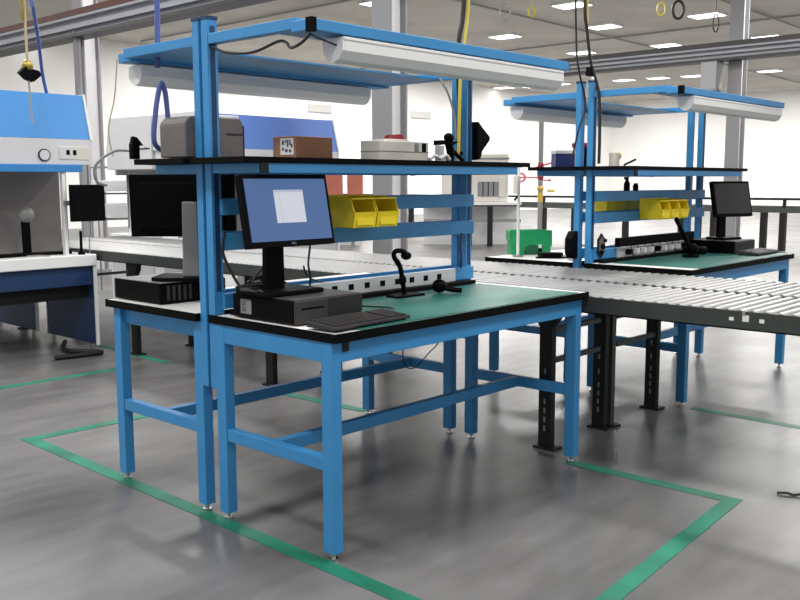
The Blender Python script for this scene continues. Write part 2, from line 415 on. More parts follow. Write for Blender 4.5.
# handheld roll / mouse thing
p = thing('handheld_scanner', 'black handheld scanner lying on its side at the right of the green mat', 'scanner', (1.17, .46, .903))
MB().ball((0.01, .0, .038), .037, (1.15, 1.0, .95)).build('head', BLACK, p, smooth=True)
MB().tube([(.02, -.02, .030), (.05, -.05, .020), (.085, -.085, .016)], .013, 10).build('handle', BLACK, p, smooth=True)

# rear ledge and power strips
def ledge(label, loc):
    o = MB().box(.03, 1.67, .608, .662, .9005, .922).build('rear_ledge', BLACKEDGE, loc=loc, bevel=.002)
    return tag(o, label, 'ledge')
ledge('long low black ledge along the back of the nearest workbench', (0, 0, 0.0005))
ledge('long low black ledge along the back of the far workbench', (OX, OY, 0.0005))
def make_strip(label, loc, plugs=False):
    p = thing('power_strip', label, 'power strip', loc)
    MB().box(.30, 1.55, .655, .6745, .922, .992).build('body', STRIPMET, p, .002)
    for k in range(10):
        x = .42 + k * .11
        q = MB().box(x - .017, x + .017, .653, .6555, .944, .972).build('outlet', BLACK, p)
        if plugs:
            MB().box(x - .016, x + .016, .615, .653, .938, .978).build('plug', WHITEMET if k % 4 else BLACK, p, .004)
            MB().tube([(x, .62, .95), (x + .01, .60, .93), (x + .03, .615, .935), (x + .045, .65, 1.0)], .004, 6, 4).build('plug_cord', CORDGREY if k % 3 else CORDBLK, p)
    return p
make_strip('pale metal power strip with square black outlets behind the lit monitor', (0, 0, 0))
make_strip('power strip crowded with plugs on the far workbench', (OX, OY, 0), True)

# cables behind the front computer
cord('cable', [(.10, .60, 1.01), (.14, .63, 1.05), (.22, .58, 1.16), (.24, .52, 1.25)], .005, CORDBLK, 'black cable rising behind the lit monitor left of its stand')
cord('cable', [(.05, .60, 1.01), (.03, .64, 1.08), (.0, .66, 1.17), (.02, .67, 1.26)], .007, CORDBLK, 'black cable running up the left upright beside the computer')
cord('cable', [(.44, .62, .94), (.42, .58, 1.03), (.40, .57, 1.1), (.42, .58, 1.2), (.40, .6, 1.28)], .005, CORDBLK, 'black cable hanging right of the lit monitor stand')
cord('cable', [(.55, .64, 1.0), (.50, .62, 1.01), (.42, .6, 1.04), (.38, .58, 1.09)], .004, CORDBLK, 'black cable lying over the strip right of the monitor stand')
cord('cable', [(1.60, .66, .99), (1.58, .64, 1.05), (1.60, .66, 1.12), (1.62, .67, 1.18)], .005, CORDBLK, 'black cable hanging from the rail near the right upright')
cord('cable', [(1.11, .66, .79), (1.08, .62, .66), (1.07, .60, .54), (1.17, .62, .50), (1.28, .62, .56), (1.34, .60, .63), (1.22, .62, .74), (1.14, .66, .79)], .003, CORDBLK, 'black cable looped under the nearest tabletop')
p = MB().tube([(.0, .62, .0), (.06, .60, .01), (.12, .55, .02), (.17, .58, .035), (.22, .63, .02), (.26, .6, .0)], .011, 8)
p.tube([(.04, .6, .0), (.09, .63, .03), (.14, .6, .04), (.2, .6, .02)], .009, 8)
tag(p.build('cable_bundle', CORDBLK, smooth=True, loc=(.05, .02, 1.012)), 'tangle of black cables on the computer behind the monitor stand', 'cable')

# ------------------------------------------------------------------ parts bins
def make_bin(label, loc, rz=0, group=None):
    p = thing('parts_bin', label, 'bin', loc, rz, group)
    w, d, h, t = .146, .165, .145, .005
    m = MB()
    m.box(0, w, 0, d, 0, t)
    m.prism([(0, 0), (d, 0), (d, h), (d * .45, h), (.012, h * .93), (-.012, h * .50), (-.012, h * .40)], 0, t, 'x')
    m.prism([(0, 0), (d, 0), (d, h), (d * .45, h), (.012, h * .93), (-.012, h * .50), (-.012, h * .40)], w - t, w, 'x')
    m.box(0, w, d - t, d, 0, h + .006)
    m.build('body', YELLOW, p, .002)
    MB().prism([(.0, 0), (.004, 0), (-.008, h * .5), (-.016, h * .5), (-.012, h * .4)], 0, w, 'x').build('front_lip', YELLOW, p)
    MB().box(-.001, w + .001, .0, .012, h * .9, h * .95).build('front_rim', YELLOW, p)
    MB().box(.02, w - .02, -.0105, -.006, .012, .046).build('label_holder', YELLOW, p)
    MB().box(.01, w - .01, .03, .09, .005, .06).build('bin_contents', mat('bin_parts_%d' % len(bpy.data.materials), (.60, .42, .02), .6, noise=.2, nscale=60), p)
    return p
b1 = make_bin('yellow parts bin right beside the lit monitor, left one of two', (.615, .503, 1.252), 0, 'yellow bins on the nearest rack')
dup(b1, loc=(.768, .503, 1.252), label='yellow parts bin, right one of two hung beside the lit monitor')
words = ['left', 'middle', 'right']
for k in range(3):
    dup(b1, loc=(OX + .615 + k * .152, OY + .503, 1.186), label='yellow parts bin on the far workstation front rail, %s one of three' % words[k], group='yellow bins on the far rack front')
words4 = ['leftmost', 'second from left', 'second from right', 'rightmost']
for k in range(4):
    dup(b1, loc=(OX + .62 + k * .149, OY + 1.02, 1.172), rz=PI, label='yellow bin low behind the far rails, %s of four' % words4[k], group='yellow bins on the far rack rear')

# ------------------------------------------------------------------ shelf items
# printer
p = thing('label_printer', 'grey rounded printer on the left end of the upper shelf', 'printer', (.085, .90, 1.5635))
prof = [(.150, .004)] + [(.125 + .025 * math.cos(math.radians(a)), .150 + .028 * math.sin(math.radians(a))) for a in range(0, 91, 18)] + [(-.105 + .05 * math.cos(math.radians(a)), .135 + .045 * math.sin(math.radians(a))) for a in range(90, 181, 15)] + [(-.155, .004)]
MB().prism(prof, -.095, .095, 'y').build('body', PRINTERGREY, p, .006)
MB().box(.06, .145, -.0985, -.094, .105, .112).build('seam_strip', GREYPL, p)
MB().prism([(-.10, .112), (-.02, .112), (-.02, .124), (-.10, .124)], -.0985, -.094, 'y').build('name_plate', GREYPL, p)
MB().cyl((.0, -.094, .045), (.0, -.101, .045), .007).build('front_latch', BLACK, p)
MB().box(-.03, .14, -.08, .08, .175, .190).build('lid', WHITEMET, p, .003)
MB().box(.148, .175, -.075, .075, .01, .15).build('paper_exit', GREYPL, p, .004)
# cardboard box
p = thing('cardboard_box', 'brown cardboard box with white label on the upper shelf', 'box', (.275, .50, 1.5635))
MB().box(0, .217, 0, .150, 0, .094).build('carton', CARD, p, .003)
l = MB().box(-.0015, .0005, .012, .098, .016, .086).build('shipping_label', PAPER, p)
for (y, z, w, h) in ((.072, .058, .014, .018), (.058, .066, .007, .014), (.044, .05, .010, .028), (.030, .056, .008, .022), (.018, .046, .010, .016), (.074, .034, .012, .012), (.050, .028, .016, .012), (.026, .026, .014, .012)):
    MB().box(-.0028, -.001, y, y + w, z, z + h).build('label_print', INK, l)
MB().box(0, .217, .068, .082, .0935, .0955).build('tape_seam', PAPER, p)
# cream instrument
p = thing('instrument_case', 'cream enamelled instrument case on the right of the upper shelf', 'instrument', (1.105, .80, 1.5635))
MB().box(0, .385, 0, .14, .003, .112).build('case', CREAM, p, .004)
MB().box(-.002, .387, -.002, .142, .055, .059).build('lid_seam', SILVERPL, p)
MB().box(.06, .25, .02, .12, .111, .122).build('top_plate', CREAM, p, .003)
for x in (.27, .33): MB().box(x, x + .032, -.004, .002, .058, .105).build('vent_slot', VENT if x < .30 else BLACK, p, .002)
for x in (.04, .345):
    for y in (.03, .11): MB().cyl((x, y, 0), (x, y, .004), .012).build('foot', BLACK, p)
tag(MB().prism([(0, 0), (.105, 0), (.105, .024), (.08, .028), (.02, .024), (0, .010)], 0, .05, 'y').build('marker_case', RED, loc=(1.25, .86, 1.6870), bevel=.003), 'dark red pouch lying on top of the cream instrument case', 'pouch')
# tape tool
p = thing('tape_dispenser', 'black hand tool with knobbed head on the shelf before the right upright', 'tool', (1.40, .60, 1.5635))
MB().tube([(.03, 0, .0), (.035, 0, .05), (.02, 0, .10), (.03, 0, .13)], .022, 10).build('body', BLACK, p, smooth=True)
MB().ball((.02, 0, .128), .027, (1.1, 1, .9)).build('head', BLACK, p, smooth=True)
MB().prism([(-.09, .085), (-.02, .09), (-.0, .115), (-.09, .110)], -.012, .012, 'y').build('blade_guard', BLACK, p, .002)
MB().prism([(.02, .11), (.085, .108), (.05, .09)], -.015, .015, 'y').build('spout', BLACK, p, .002)
MB().tube([(.04, 0, .07), (.08, 0, .045), (.12, 0, .02), (.14, 0, .012)], .011, 8).build('handle', BLACK, p, smooth=True)
MB().box(-.07, -.04, -.02, .02, 0, .085).build('steel_plate', CHROME, p, .002)
MB().ball((.125, 0, .05), .010).cyl((.125, 0, .0), (.125, 0, .05), .003).build('knob', BLACK, p, smooth=True)
tag(MB().tube([(0, 0, 0.012), (.04, 0, .03), (.09, 0, .02), (.13, 0, .035), (.16, 0, .012)], .011, 8).build('cloth_rag', WHITEMET, smooth=True, loc=(1.24, .58, 1.563)), 'crumpled pale rag in front of the cream case vents', 'rag')
# black pouch at right upright
p = thing('hanging_pouch', 'black pointed pouch hung on the right upright above the shelf', 'pouch', (1.745, .68, 1.60))
MB().prism([(0, -.02), (.03, -.01), (.045, .03), (.115, .095), (.11, .115), (.04, .165), (.01, .19), (0, .19)], -.02, .03, 'y').build('pouch', BLACK, p, .008)
MB().box(-.01, .004, -.01, .02, .15, .19).build('strap', BLACK, p)
# white tape bands on upright
for (z, wh) in ((1.68, 1), (1.575, 1)):
    pass

# ------------------------------------------------------------------ hanging cords
cord('electric_cable', [(1.72, .69, 6.0), (1.71, .69, 3.2), (1.690, .69, 2.44), (1.658, .69, 2.22), (1.628, .69, 2.03), (1.618, .69, 1.85), (1.612, .69, 1.575)], .0095, CORDYEL, 'yellow power cord dropping from the ceiling to the right upright')
cord('air_hose', [(1.69, .70, 6.0), (1.68, .70, 3.2), (1.664, .70, 2.44), (1.636, .71, 2.22), (1.640, .715, 2.03), (1.648, .715, 1.85), (1.645, .715, 1.58)], .013, CORDBLK, 'thick black hose dropping from the ceiling beside the yellow cord')
cord('air_hose', [(.07, 1.2, 6.0), (.08, 1.2, 3.0), (.075, 1.2, 2.3), (.065, 1.2, 1.98)], .013, CORDBLUE, 'dark blue hose dropping from the ceiling to the left overhead frame')
cord('air_hose', [(.02, 1.1, 1.60), (-.03, 1.1, 1.64), (-.02, 1.1, 1.76), (.0, 1.1, 1.86), (.015, 1.1, 1.90), (.035, 1.1, 1.86), (.045, 1.1, 1.75)], .012, CORDBLUE, 'blue hose looped down to the shelf left of the grey printer')
cord('hanging_cable', [(-.05, 1.35, 2.02), (-.07, 1.35, 1.85), (-.12, 1.33, 1.7), (-.12, 1.3, 1.58)], .003, CORDTAN, 'thin tan cord hanging left of the printer')
cord('cable', [(-.10, 1.16, 1.60), (-.17, 1.20, 1.60), (-.24, 1.24, 1.54), (-.23, 1.26, 1.47), (-.18, 1.26, 1.45)], .006, CORDGREY, 'grey cable curling from the shelf end to the rear monitor')
p = thing('shelf_clamp', 'black clamp gripping the left end of the upper shelf', 'clamp', (-.10, 1.15, 1.565))
MB().box(-.02, .018, -.015, .015, 0, .07).build('body', BLACK, p, .003)
MB().prism([(-.02, .06), (.04, .06), (.01, .095), (-.01, .10)], -.012, .012, 'y').build('jaw', BLACK, p, .002)
MB().cyl((.018, 0, .045), (.075, 0, .05), .005).build('screw', CHROME, p)

cord('electric_cable', [(3.1, .8, 6.0), (3.06, .8, 3.2), (3.055, .8, 2.62), (3.09, .8, 2.45), (3.13, .79, 2.25), (3.18, .755, 2.05), (3.188, .745, 1.8), (3.188, .745, 1.58)], .011, CORDBLK, 'thick black cord falling onto the far workstation left upright')
cord('electric_cable', [(3.14, .8, 6.0), (3.09, .8, 3.2), (3.085, .8, 2.62), (3.09, .8, 2.50)], .009, CORDYEL, 'yellow cord hanging beside the thick black cord at the far workstation')
cord('electric_cable', [(3.02, .85, 6.0), (3.01, .85, 3.2), (3.04, .85, 2.40), (3.08, .85, 2.2), (3.17, .85, 1.98), (3.12, .87, 1.8), (3.10, .9, 1.62)], .007, CORDBLK, 'thin black cord beside the far left upright')
p = thing('cord_connector', 'black strain relief clip hanging at the top of the far left upright', 'clip', (3.14, .80, 2.16))
MB().prism([(-.03, 0), (.03, 0), (.02, .06), (-.02, .06)], -.02, .02, 'y').build('body', BLACK, p, .003)
MB().ball((.0, -.02, -.02), .012).build('clip', WHITEMET, p)

# hanging drop plug over left hood
p = thing('drop_connector', 'brass and black plug connector hanging on a cord at upper left', 'connector', (.81, 4.0, 2.24))
MB().tube([(0, 0, 3.76), (0, 0, 1.0), (0, 0, .10)], .010, 8).build('cord', CORDTAN, p)
MB().ball((0, 0, .05), .040, (1, 1, 1.15)).build('plug_body', BRASS, p, smooth=True)
MB().prism([(-.07, .0), (-.02, -.045), (.03, -.06), (.09, -.01), (.075, .02), (.02, .03), (-.02, .05)], -.03, .03, 'y').build('plug_wings', BLACK, p, .004)
MB().tube([(.0, 0, 0), (.005, 0, -.1), (.01, 0, -.25), (.01, 0, -.36)], .007, 8).build('tail', CORDGREY, p)
cord('air_hose', [(1.08, 4.6, 6.0), (1.15, 4.6, 3.1), (1.165, 4.6, 2.87), (1.30, 4.8, 2.6), (1.42, 5.0, 2.36), (1.50, 5.10, 2.21)], .014, CORDBLUE, 'long blue hose slanting down to the top of the left blue hood')
cord('hanging_cable', [(.7, 3.8, 6.0), (.76, 3.9, 3.2), (.78, 3.96, 2.9), (.79, 4.0, 2.6)], .010, BRASS, 'second brass-toned cord beside the hanging plug')

# ------------------------------------------------------------------ conveyor between the stations
LANES = [(1.775, 2.44), (2.46, 3.125)]
SECT = [(-2.0, .9), (.9, 3.8), (3.8, 6.7)]
LEGY = [(.24, -1.75), (2.6,), (4.4, 6.5)]
roller_mesh = None
sect_words = ['section nearest the camera', 'middle section behind the nearest workbench', 'far left section beside the left hood']
for li, (xa, xb) in enumerate(LANES):
    for si, (ya, yb) in enumerate(SECT):
        p = thing('roller_conveyor', 'dark-railed steel roller conveyor, %s, %s lane' % (sect_words[si], ['near workbench side', 'far workbench side'][li]), 'conveyor', (xa, ya, 0), 0, 'roller conveyor between the workstations')
        w = xb - xa; l = yb - ya
        r1 = MB().box(0, .012, .002, l - .002, .785, .872).box(0, .04, .002, l - .002, .785, .793).build('side_rail', OLIVE, p, .001)
        MB().box(w - .012, w, .002, l - .002, .785, .872).box(w - .04, w, .002, l - .002, .785, .793).build('side_rail', OLIVE, p, .001)
        if si == 0 and li == 0:
            for (y, h) in ((1.05, .018), (1.12, .03), (1.19, .016)):
                MB().box(-.0015, .0005, y, y + (.03 if h > .02 else .022), .825, .825 + h).build('sticker', PAPER, r1)
            for y in (1.135, 1.95): MB().box(-.008, .002, y, y + .014, .856, .876).build('bolt_tab', CHROME, r1)
        n = int(l / .06)
        for k in range(n):
            y = .03 + k * .06
            if roller_mesh is None:
                o = MB().cyl((.014, 0, 0), (w - .014, 0, 0), .0265, n=16).cyl((.002, 0, 0), (w - .002, 0, 0), .006, n=6).build('roller', STEEL, p, smooth=True)
                roller_mesh = o
            else:
                o = roller_mesh.copy(); col.objects.link(o); o.parent = p
            o.location = (0, y, .850)
        for ly in LEGY[si]:
            yy = ly - ya
            for x, sgn in ((.065 if li == 0 else .03, 1), (w - .03 if li == 0 else w - .065, -1)):
                lg = MB().box(x - .022, x + .022, yy - .04, yy + .04, .012, .76).build('leg', BLACKSTEEL if not (li == 1 and sgn == 1) else OLIVE, p, .002)
                MB().prism([(yy - .04, .68), (yy + .04, .68), (yy + .075, .73), (yy + .085, .786), (yy - .085, .786), (yy - .075, .73)], x - .024, x + .024, 'x').build('gusset', BLACKSTEEL, lg, .002)
                MB().box(x - (.045 if x > .04 else .024), x + (.045 if x < w - .04 else .024), yy - .075, yy + .06, 0, .012).build('foot_plate', BLACKSTEEL, lg, .002)
                if si == 0 and ly == .24:
                    for z in (.10, .15, .20, .25, .33, .42): MB().box(x - .0235, x - .0215, yy - .006, yy + .006, z, z + .03).build('slot', SILVERPL if li == 0 and sgn == 1 else VENT, lg)
            for z in (.645, .475):
                MB().box(.087, w - .087, yy - .028, yy + .0, z, z + .028).build('crossbar', OLIVE, p, .002)

# ------------------------------------------------------------------ fume hoods
def make_hood(label, loc, rz, blue):
    p = thing('fume_hood', label, 'fume hood', loc, rz, 'blue and white fume hoods')
    W = 1.93
    MB().box(-W, 0.0, -.03, .9, .745, .845).build('worktop', WHITEMET, p, .008)
    ap = MB().box(-W + .02, -.03, .01, .03, .577, .745).build('apron', NAVY, p, .003)
    MB().box(-W + .02, -.03, .10, .12, .455, .58).build('recess_panel', BLACKSTEEL, p)
    for x in (-W, -.03):
        s = MB().box(x, x + .03, 0.0, .87, .05, .745).build('side_panel', NAVY, p, .003)
        MB().box(x + .004, x + .034, -.014, .0, .04, .745).build('panel_edge', WHITEMET, s)
        MB().box(x - .004, x + .026, .87, .884, .04, .745).build('panel_edge', WHITEMET, s)
        for y in (.08, .8): MB().cyl((x + .015, y, 0), (x + .015, y, .05), .018).build('foot', CHROME, s)
    MB().box(-W, -.015, .55, .58, .845, 1.56).build('back_wall', DKWALL, p)
    for x in (-W, -.27):
        q = MB().box(x, x + .03, .0, .045, .845, 1.62).build('post', WHITEMET, p, .002)
        MB().box(x + .032, x + .045, .02, .035, .9, 1.55).build('post_tube', SILVERPL, q)
    MB().box(-W, 0.02, 0, .98, 1.613, 1.826).build('header', HOODGREY, p, .004)
    MB().box(-W, -.09, -.02, .03, 1.55, 1.613).build('lower_lip', blue, p, .004)
    MB().prism([(0, 1.826), (.10, 2.205), (.98, 2.205), (.98, 1.826)], -W, .0, 'x').build('canopy', blue, p, .003)
    MB().prism([(-.012, 1.822), (.092, 2.215), (.985, 2.215), (.985, 1.822)], 0.0, .022, 'x').build('end_plate', HOODGREY, p)
    MB().prism([(-.012, 1.822), (.092, 2.215), (.985, 2.215), (.985, 1.822)], -W - .022, -W, 'x').build('end_plate', HOODGREY, p)
    g = MB().cyl((-.418, -.012, 1.69), (-.418, .0, 1.69), .052, n=24).build('gauge', GREYPL, p, smooth=True)
    MB().cyl((-.418, -.015, 1.69), (-.418, -.011, 1.69), .042, n=24).build('gauge_face', HOODGREY, g)
    cp = MB().box(-.29, -.01, -.006, .002, 1.655, 1.765).build('control_panel', CREAM, p, .002)
    MB().box(-.282, -.16, -.009, -.004, 1.662, 1.758).build('panel_plate', HOODGREY, cp)
    for x in (-.225, -.165): MB().box(x, x + .03, -.012, -.006, 1.695, 1.735).build('rocker_switch', BLACK, cp)
    return p
h1 = make_hood('fume hood with bright blue canopy and round gauge at the left edge of the view', (1.75, 4.87, 0), 0, HOODBLUE)
dup(h1, loc=(-.18, 6.87, 0), rz=PI, label='fume hood backing onto the gauge hood, only its underside showing beneath the worktop')
h2 = make_hood('fume hood with deep blue canopy behind the cardboard box', (5.48, 5.70, 0), 0, HOODBLUE2)
h3 = dup(h2, loc=(3.55, 7.70, 0), rz=PI, label='pale-ended fume hood backing onto the deep blue one, behind the grey printer')

for h in (h2, h3):
    for c in kids(h):
        if c.name.startswith(('apron', 'side_panel', 'recess_panel')):
            c.data = c.data.copy(); c.data.materials.clear(); c.data.materials.append(HOODGREY)
for c in kids(h3):
    if c.name.startswith('lower_lip'):
        c.data = c.data.copy(); c.data.materials.clear(); c.data.materials.append(HOODGREY)
# hood bench contents
p = thing('inspection_lamp', 'dark stand with grey rounded head inside the left hood', 'lamp', (1.30, 5.2, .845))
MB().prism([(-.06, -.05), (.06, -.05), (.06, .05), (-.06, .05)], 0, .02, 'z').build('base', BLACK, p, .004)
MB().prism([(-.03, .02), (.035, .02), (.03, .30), (-.035, .30)], -.02, .02, 'y').build('column', BLACK, p, .004)
MB().ball((0, -.01, .345), .075, (1, .8, .9)).build('head', SILVERPL, p, smooth=True)
tag(MB().box(.4, 1.62, 5.02, 5.12, .8455, .872).build('tool_tray', BLACK, bevel=.006), 'long low black tray on the left hood worktop', 'tray')
cord('cable', [(1.20, 5.0, .852), (1.27, 4.93, .856), (1.32, 4.90, .852), (1.36, 4.9, .852)], .005, CORDGREY, 'short grey cable on the left hood worktop front')
p = thing('hood_display', 'small black display mounted at the right end of the left hood', 'monitor', (1.64, 4.76, 1.29))
MB().box(-.155, .155, -.02, .02, -.155, .155).build('bezel', BLACK, p, .005)
MB().box(-.143, .143, -.0225, -.019, -.143, .143).build('screen', SCREENOFF, p)
MB().box(-.03, .03, .015, .10, -.04, .04).box(-.16, .03, .085, .11, -.02, .02).build('mount_arm', SILVERPL, p, .003)
tag(MB().cyl((1.72, 4.90, .845), (1.72, 4.90, 1.16), .006).build('support_rod', CHROME), 'thin upright steel rod under the small black hood display', 'rod')
tag(MB().tube([(1.232, 4.66, .022), (1.587, 4.60, .022), (1.62, 4.66, .022), (1.50, 4.80, .022), (1.463, 4.88, .022), (1.50, 5.05, .022), (1.668, 5.327, .022)], .020, 8).build('footrest', BLACKSTEEL, smooth=True), 'black tubular footrest on the floor beneath the left hood', 'footrest')
tag(MB().cyl((1.63, 4.88, .86), (1.63, 4.88, 1.05), .012).cyl((1.63, 4.88, .845), (1.63, 4.88, .87), .03).build('post_clamp', BLACK), 'black post clamp on the right end of the left hood worktop', 'clamp')

# ------------------------------------------------------------------ building columns and beams
def column(label, x, y, s, z1, rz=0):
    p = thing('steel_column', label, 'column', (x, y, 0), rz)
    p['kind'] = 'structure'
    MB().box(-s / 2, s / 2, -s / 2, -s / 2 + .03, 0, z1).build('flange', COLDARK, p)
    MB().box(-s / 2, s / 2, s / 2 - .03, s / 2, 0, z1).build('flange', COLDARK, p)
    MB().box(-.06, .06, -s / 2 + .03, s / 2 - .03, 0, z1).build('web', COLGREY, p)
    MB().box(-s * .7, s * .7, -s * .7, s * .7, 0, .03).build('base_plate', COLDARK, p)
    return p
column('grey steel column rising behind the front overhead light at picture centre', 5.5, 4.85, .29, 6.0, PI / 2)
column('grey steel column behind the left blue hood', 5.5, 11.6, .30, 6.0, PI / 2)
column('pale grey steel column behind the far workstation at right', 15.62, 5.03, .27, 6.0, PI / 2)
def beam(label, x, y0, y1, z0, z1):
    p = thing('steel_beam', label, 'beam', (x, y0, 0))
    p['kind'] = 'structure'
    l = y1 - y0
    MB().box(-.05, .05, 0, l, z0 + .05, z1 - .04).build('web', BEAMGREY, p)
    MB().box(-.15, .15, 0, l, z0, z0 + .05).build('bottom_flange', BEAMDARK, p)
    MB().box(-.15, .15, 0, l, z1 - .04, z1).build('top_flange', BEAMGREY, p)
    MB().box(-.13, -.02, 0, l, z0 + .13, z0 + .17).build('side_rib', BEAMGREY, p)
    MB().box(-.16, -.02, 0, l, z1, z1 + .09).build('crane_rail', RUST if x < 8 else BEAMDARK, p)
    return p
beam('grey steel beam with brown rail crossing the upper left', 5.28, -4, 24.9, 3.74, 4.06)
rb = beam('grey steel beam crossing the upper right behind the far workstation', 15.3, -4, 10.2, 3.76, 4.02)
hb = MB().box(-.16, .16, -.16, .16, -.56, 0).build('hanging_duct', GREYBOX, rb, .01, loc=(0, 9.41, 3.76))
MB().box(-.19, .19, -.19, .19, -.56, -.52).build('duct_flange', COLDARK, hb)
cord('conduit', [(5.25, 11.45, .0), (5.25, 11.45, 2.0), (5.25, 11.45, 3.9)], .06, COLDARK, 'grey pipe standing beside the left column', 'pipe')

# ceiling lights
LP = [(22.4, 8.8, 'ceiling panel light nearest the top of the right column'), (22.1, 11.8, 'ceiling panel light beside the black cord of the far workstation, high up'),
      (21.6, 15.0, 'ceiling panel light alone above the long front light fixture'), (26.4, 15.2, 'ceiling panel light just behind the cords above the far workstation'),
      (26.8, 12.2, 'ceiling panel light in the middle above the right beam'), (27.4, 9.05, 'rightmost ceiling panel light above the right beam'),
      (35.4, 18.5, 'leftmost of three ceiling panel lights in a row below the right beam'), (35.7, 17.0, 'middle of three ceiling panel lights in a row below the right beam'),
      (36.0, 15.55, 'rightmost of three ceiling panel lights in a row below the right beam'), (36.5, 12.45, 'ceiling panel light right of the pale column below the beam'),
      (35.0, 23.1, 'small ceiling panel light just under the front bar right end'), (34.8, 21.5, 'small ceiling panel light above the far frame left corner'),
      (34.4, 24.4, 'small ceiling panel light farthest away near the back wall'), (18.6, 10.7, 'ceiling panel light cut by the top edge near the far cords'),
      (15.0, 14.1, 'ceiling panel light cut by the top edge above the front light'), (10.95, 18.5, 'ceiling panel light behind the brown beam rail at top left'),
      (10.95, 24.55, 'ceiling panel light above the brown rail at the far left'), (10.85, 21.8, 'ceiling panel light above the brown rail near the left column')]
pl0 = None
for i, (x, y, lab) in enumerate(LP):
    if pl0 is None:
        pl0 = thing('ceiling_light', lab, 'ceiling light', (x, y, H_C), 0, 'ceiling panel lights')
        MB().box(-.34, .34, -.44, .44, -.06, 0).build('frame', WHITEMET, pl0)
        MB().box(-.31, .31, -.41, .41, -.066, -.058).build('diffuser', PANELLIGHT, pl0)
    else:
        dup(pl0, loc=(x, y, H_C), label=lab)
# ceiling coils
def coil(label, c, r, rr, m, sq=1.3):
    pts = [(c[0] + r * math.cos(a) * .74, c[1] - r * math.cos(a) * .67, c[2] + sq * r * math.sin(a)) for a in [2 * PI * k / 12 for k in range(12)]]
    b = MB().tube(pts, rr, 6, 3, closed=True).cyl((c[0], c[1], c[2] + sq * r), (c[0], c[1], H_C), rr * .5, n=6)
    return tag(b.build('cord_coil', m, smooth=True), label, 'cord coil')
coil('dark coiled cord ring hung high above the front light', (13.83, 9.33, 5.0), .11, .015, CORDGREY, 1.6)
coil('small yellow coiled cord ring hung beside the dark one', (14.22, 8.92, 5.0), .07, .02, CORDYEL, 1.3)
coil('yellow coiled cord ring near the top right', (15.78, 6.77, 5.0), .085, .018, CORDYEL, 1.5)
coil('black coiled cable ring near the top right beside a yellow one', (16.1, 6.55, 5.0), .12, .03, CORDBLK, 1.5)
coil('thin black hanging cord loop under the top right ceiling light', (16.6, 5.95, 4.72), .06, .014, CORDBLK, 3.0)
# ceiling conduits
for k, (x0, y0, x1, y1) in enumerate([(2, 12, 44, 13.2), (8, 7.4, 44, 7.9), (14, 3, 14.3, 24), (24, 4, 24.2, 24)]):
    tag(MB().cyl((x0, y0, H_C - .06), (x1, y1, H_C - .06), .03, n=8).build('ceiling_conduit', CORDGREY), 'thin grey conduit along the ceiling, ' + ['running across behind the front light', 'nearest the camera across the top right', 'running away above picture centre', 'running away above the far workstation'][k], 'conduit')

# ------------------------------------------------------------------ far conveyor line
p = thing('far_conveyor', 'far dark-railed conveyor line crossing behind the far workstation', 'conveyor', (17.2, 1.0, 0))
MB().box(0, .05, 0, 22, .80, .93).build('side_rail', OLIVE, p)
MB().box(.65, .70, 0, 22, .80, .93).build('side_rail', OLIVE, p)
MB().box(.05, .65, 0, 22, .88, .90).build('roller_bed', STEEL, p)
MB().box(-.02, .03, 0, 22, 1.06, 1.11).build('guard_rail', BLACKSTEEL, p)
for k, y in enumerate((2.2, 3.55, 3.95, 5.05, 5.8, 7.2, 8.6, 9.5, 11, 12.4, 14, 16, 18)):
    MB().box(0, .12, y, y + .12, 0, .80).build('leg', BLACKSTEEL, p)
    if k % 2: MB().box(-.01, .04, y, y + .06, .9, 1.08).build('guard_post', BLACKSTEEL, p)
p = thing('far_table', 'far white table with black legs left of the green tote', 'table', (14.55, 10.5, 0), -.83)
MB().box(-1.3, .9, -.4, .4, .90, 1.0).build('tabletop', WHITEMET, p)
MB().box(-1.3, .9, -.42, -.40, .90, .94).build('front_edge', OLIVE, p)
for x in (-.33, .14): MB().box(x, x + .12, -.38, -.30, 0, .90).build('leg', BLACKSTEEL, p)
MB().box(-1.3, .9, -.36, -.33, .55, .62).build('crossbar', SILVERPL, p)
MB().box(-1.3, .9, .3, .35, 0, .88).build('rear_panel', WHITEMET, p)
p = thing('far_machine', 'pale beige machine cabinet with dark grey vent left of the far workstation', 'machine', (14.6, 10.45, 1.0), -.83)
MB().box(-.95, .55, -.25, .35, 0, 1.08).build('cabinet', CREAM, p, .02)
v = MB().box(-.15, .32, -.27, -.24, .13, .46).build('vent', VENT, p)
for k in range(3): MB().box(-.04 + k * .12, -.02 + k * .12, -.28, -.265, .13, .46).build('vent_divider', BLACKSTEEL, v)
MB().box(.33, .48, -.30, -.24, .12, .55).build('side_box', CREAM, p, .01)
MB().box(-.97, .57, -.27, .37, .96, 1.0).build('top_trim', SILVERPL, p)
# long white benches far behind the centre
p = thing('far_bench', 'long far white bench behind the yellow bins', 'bench', (11.5, 13.6, 0), -.83)
MB().box(-3.4, 1.6, -.4, .4, .86, .93).build('tabletop', WHITEMET, p)
MB().box(-3.4, 1.6, -.38, -.35, .30, .36).build('lower_rail', SILVERPL, p)
MB().box(-3.4, 1.6, .3, .34, .0, .86).build('rear_panel', WHITEMET, p)
for x in (-3.3, -1.7, -.1, 1.4): MB().box(x, x + .08, -.38, -.30, 0, .86).build('leg', SILVERPL, p)
# red-brown lockers
for k, dx in enumerate((0, .62)):
    p = thing('locker', 'red-brown steel locker far behind the yellow bins, %s of two' % ('left', 'right')[k], 'locker', (14.2 + dx * .74, 15.1 - dx * .67, 0), -.83)
    MB().box(-.2, .2 + .08 * (1 - k), -.25, .25, .0, 1.95).build('body', BRICK, p, .01)
    MB().box(-.17, .17, -.262, -.25, .1, 1.85).build('door', BRICK, p, .005)
    MB().box(.1, .13, -.28, -.26, .9, 1.05).build('handle', CHROME, p)
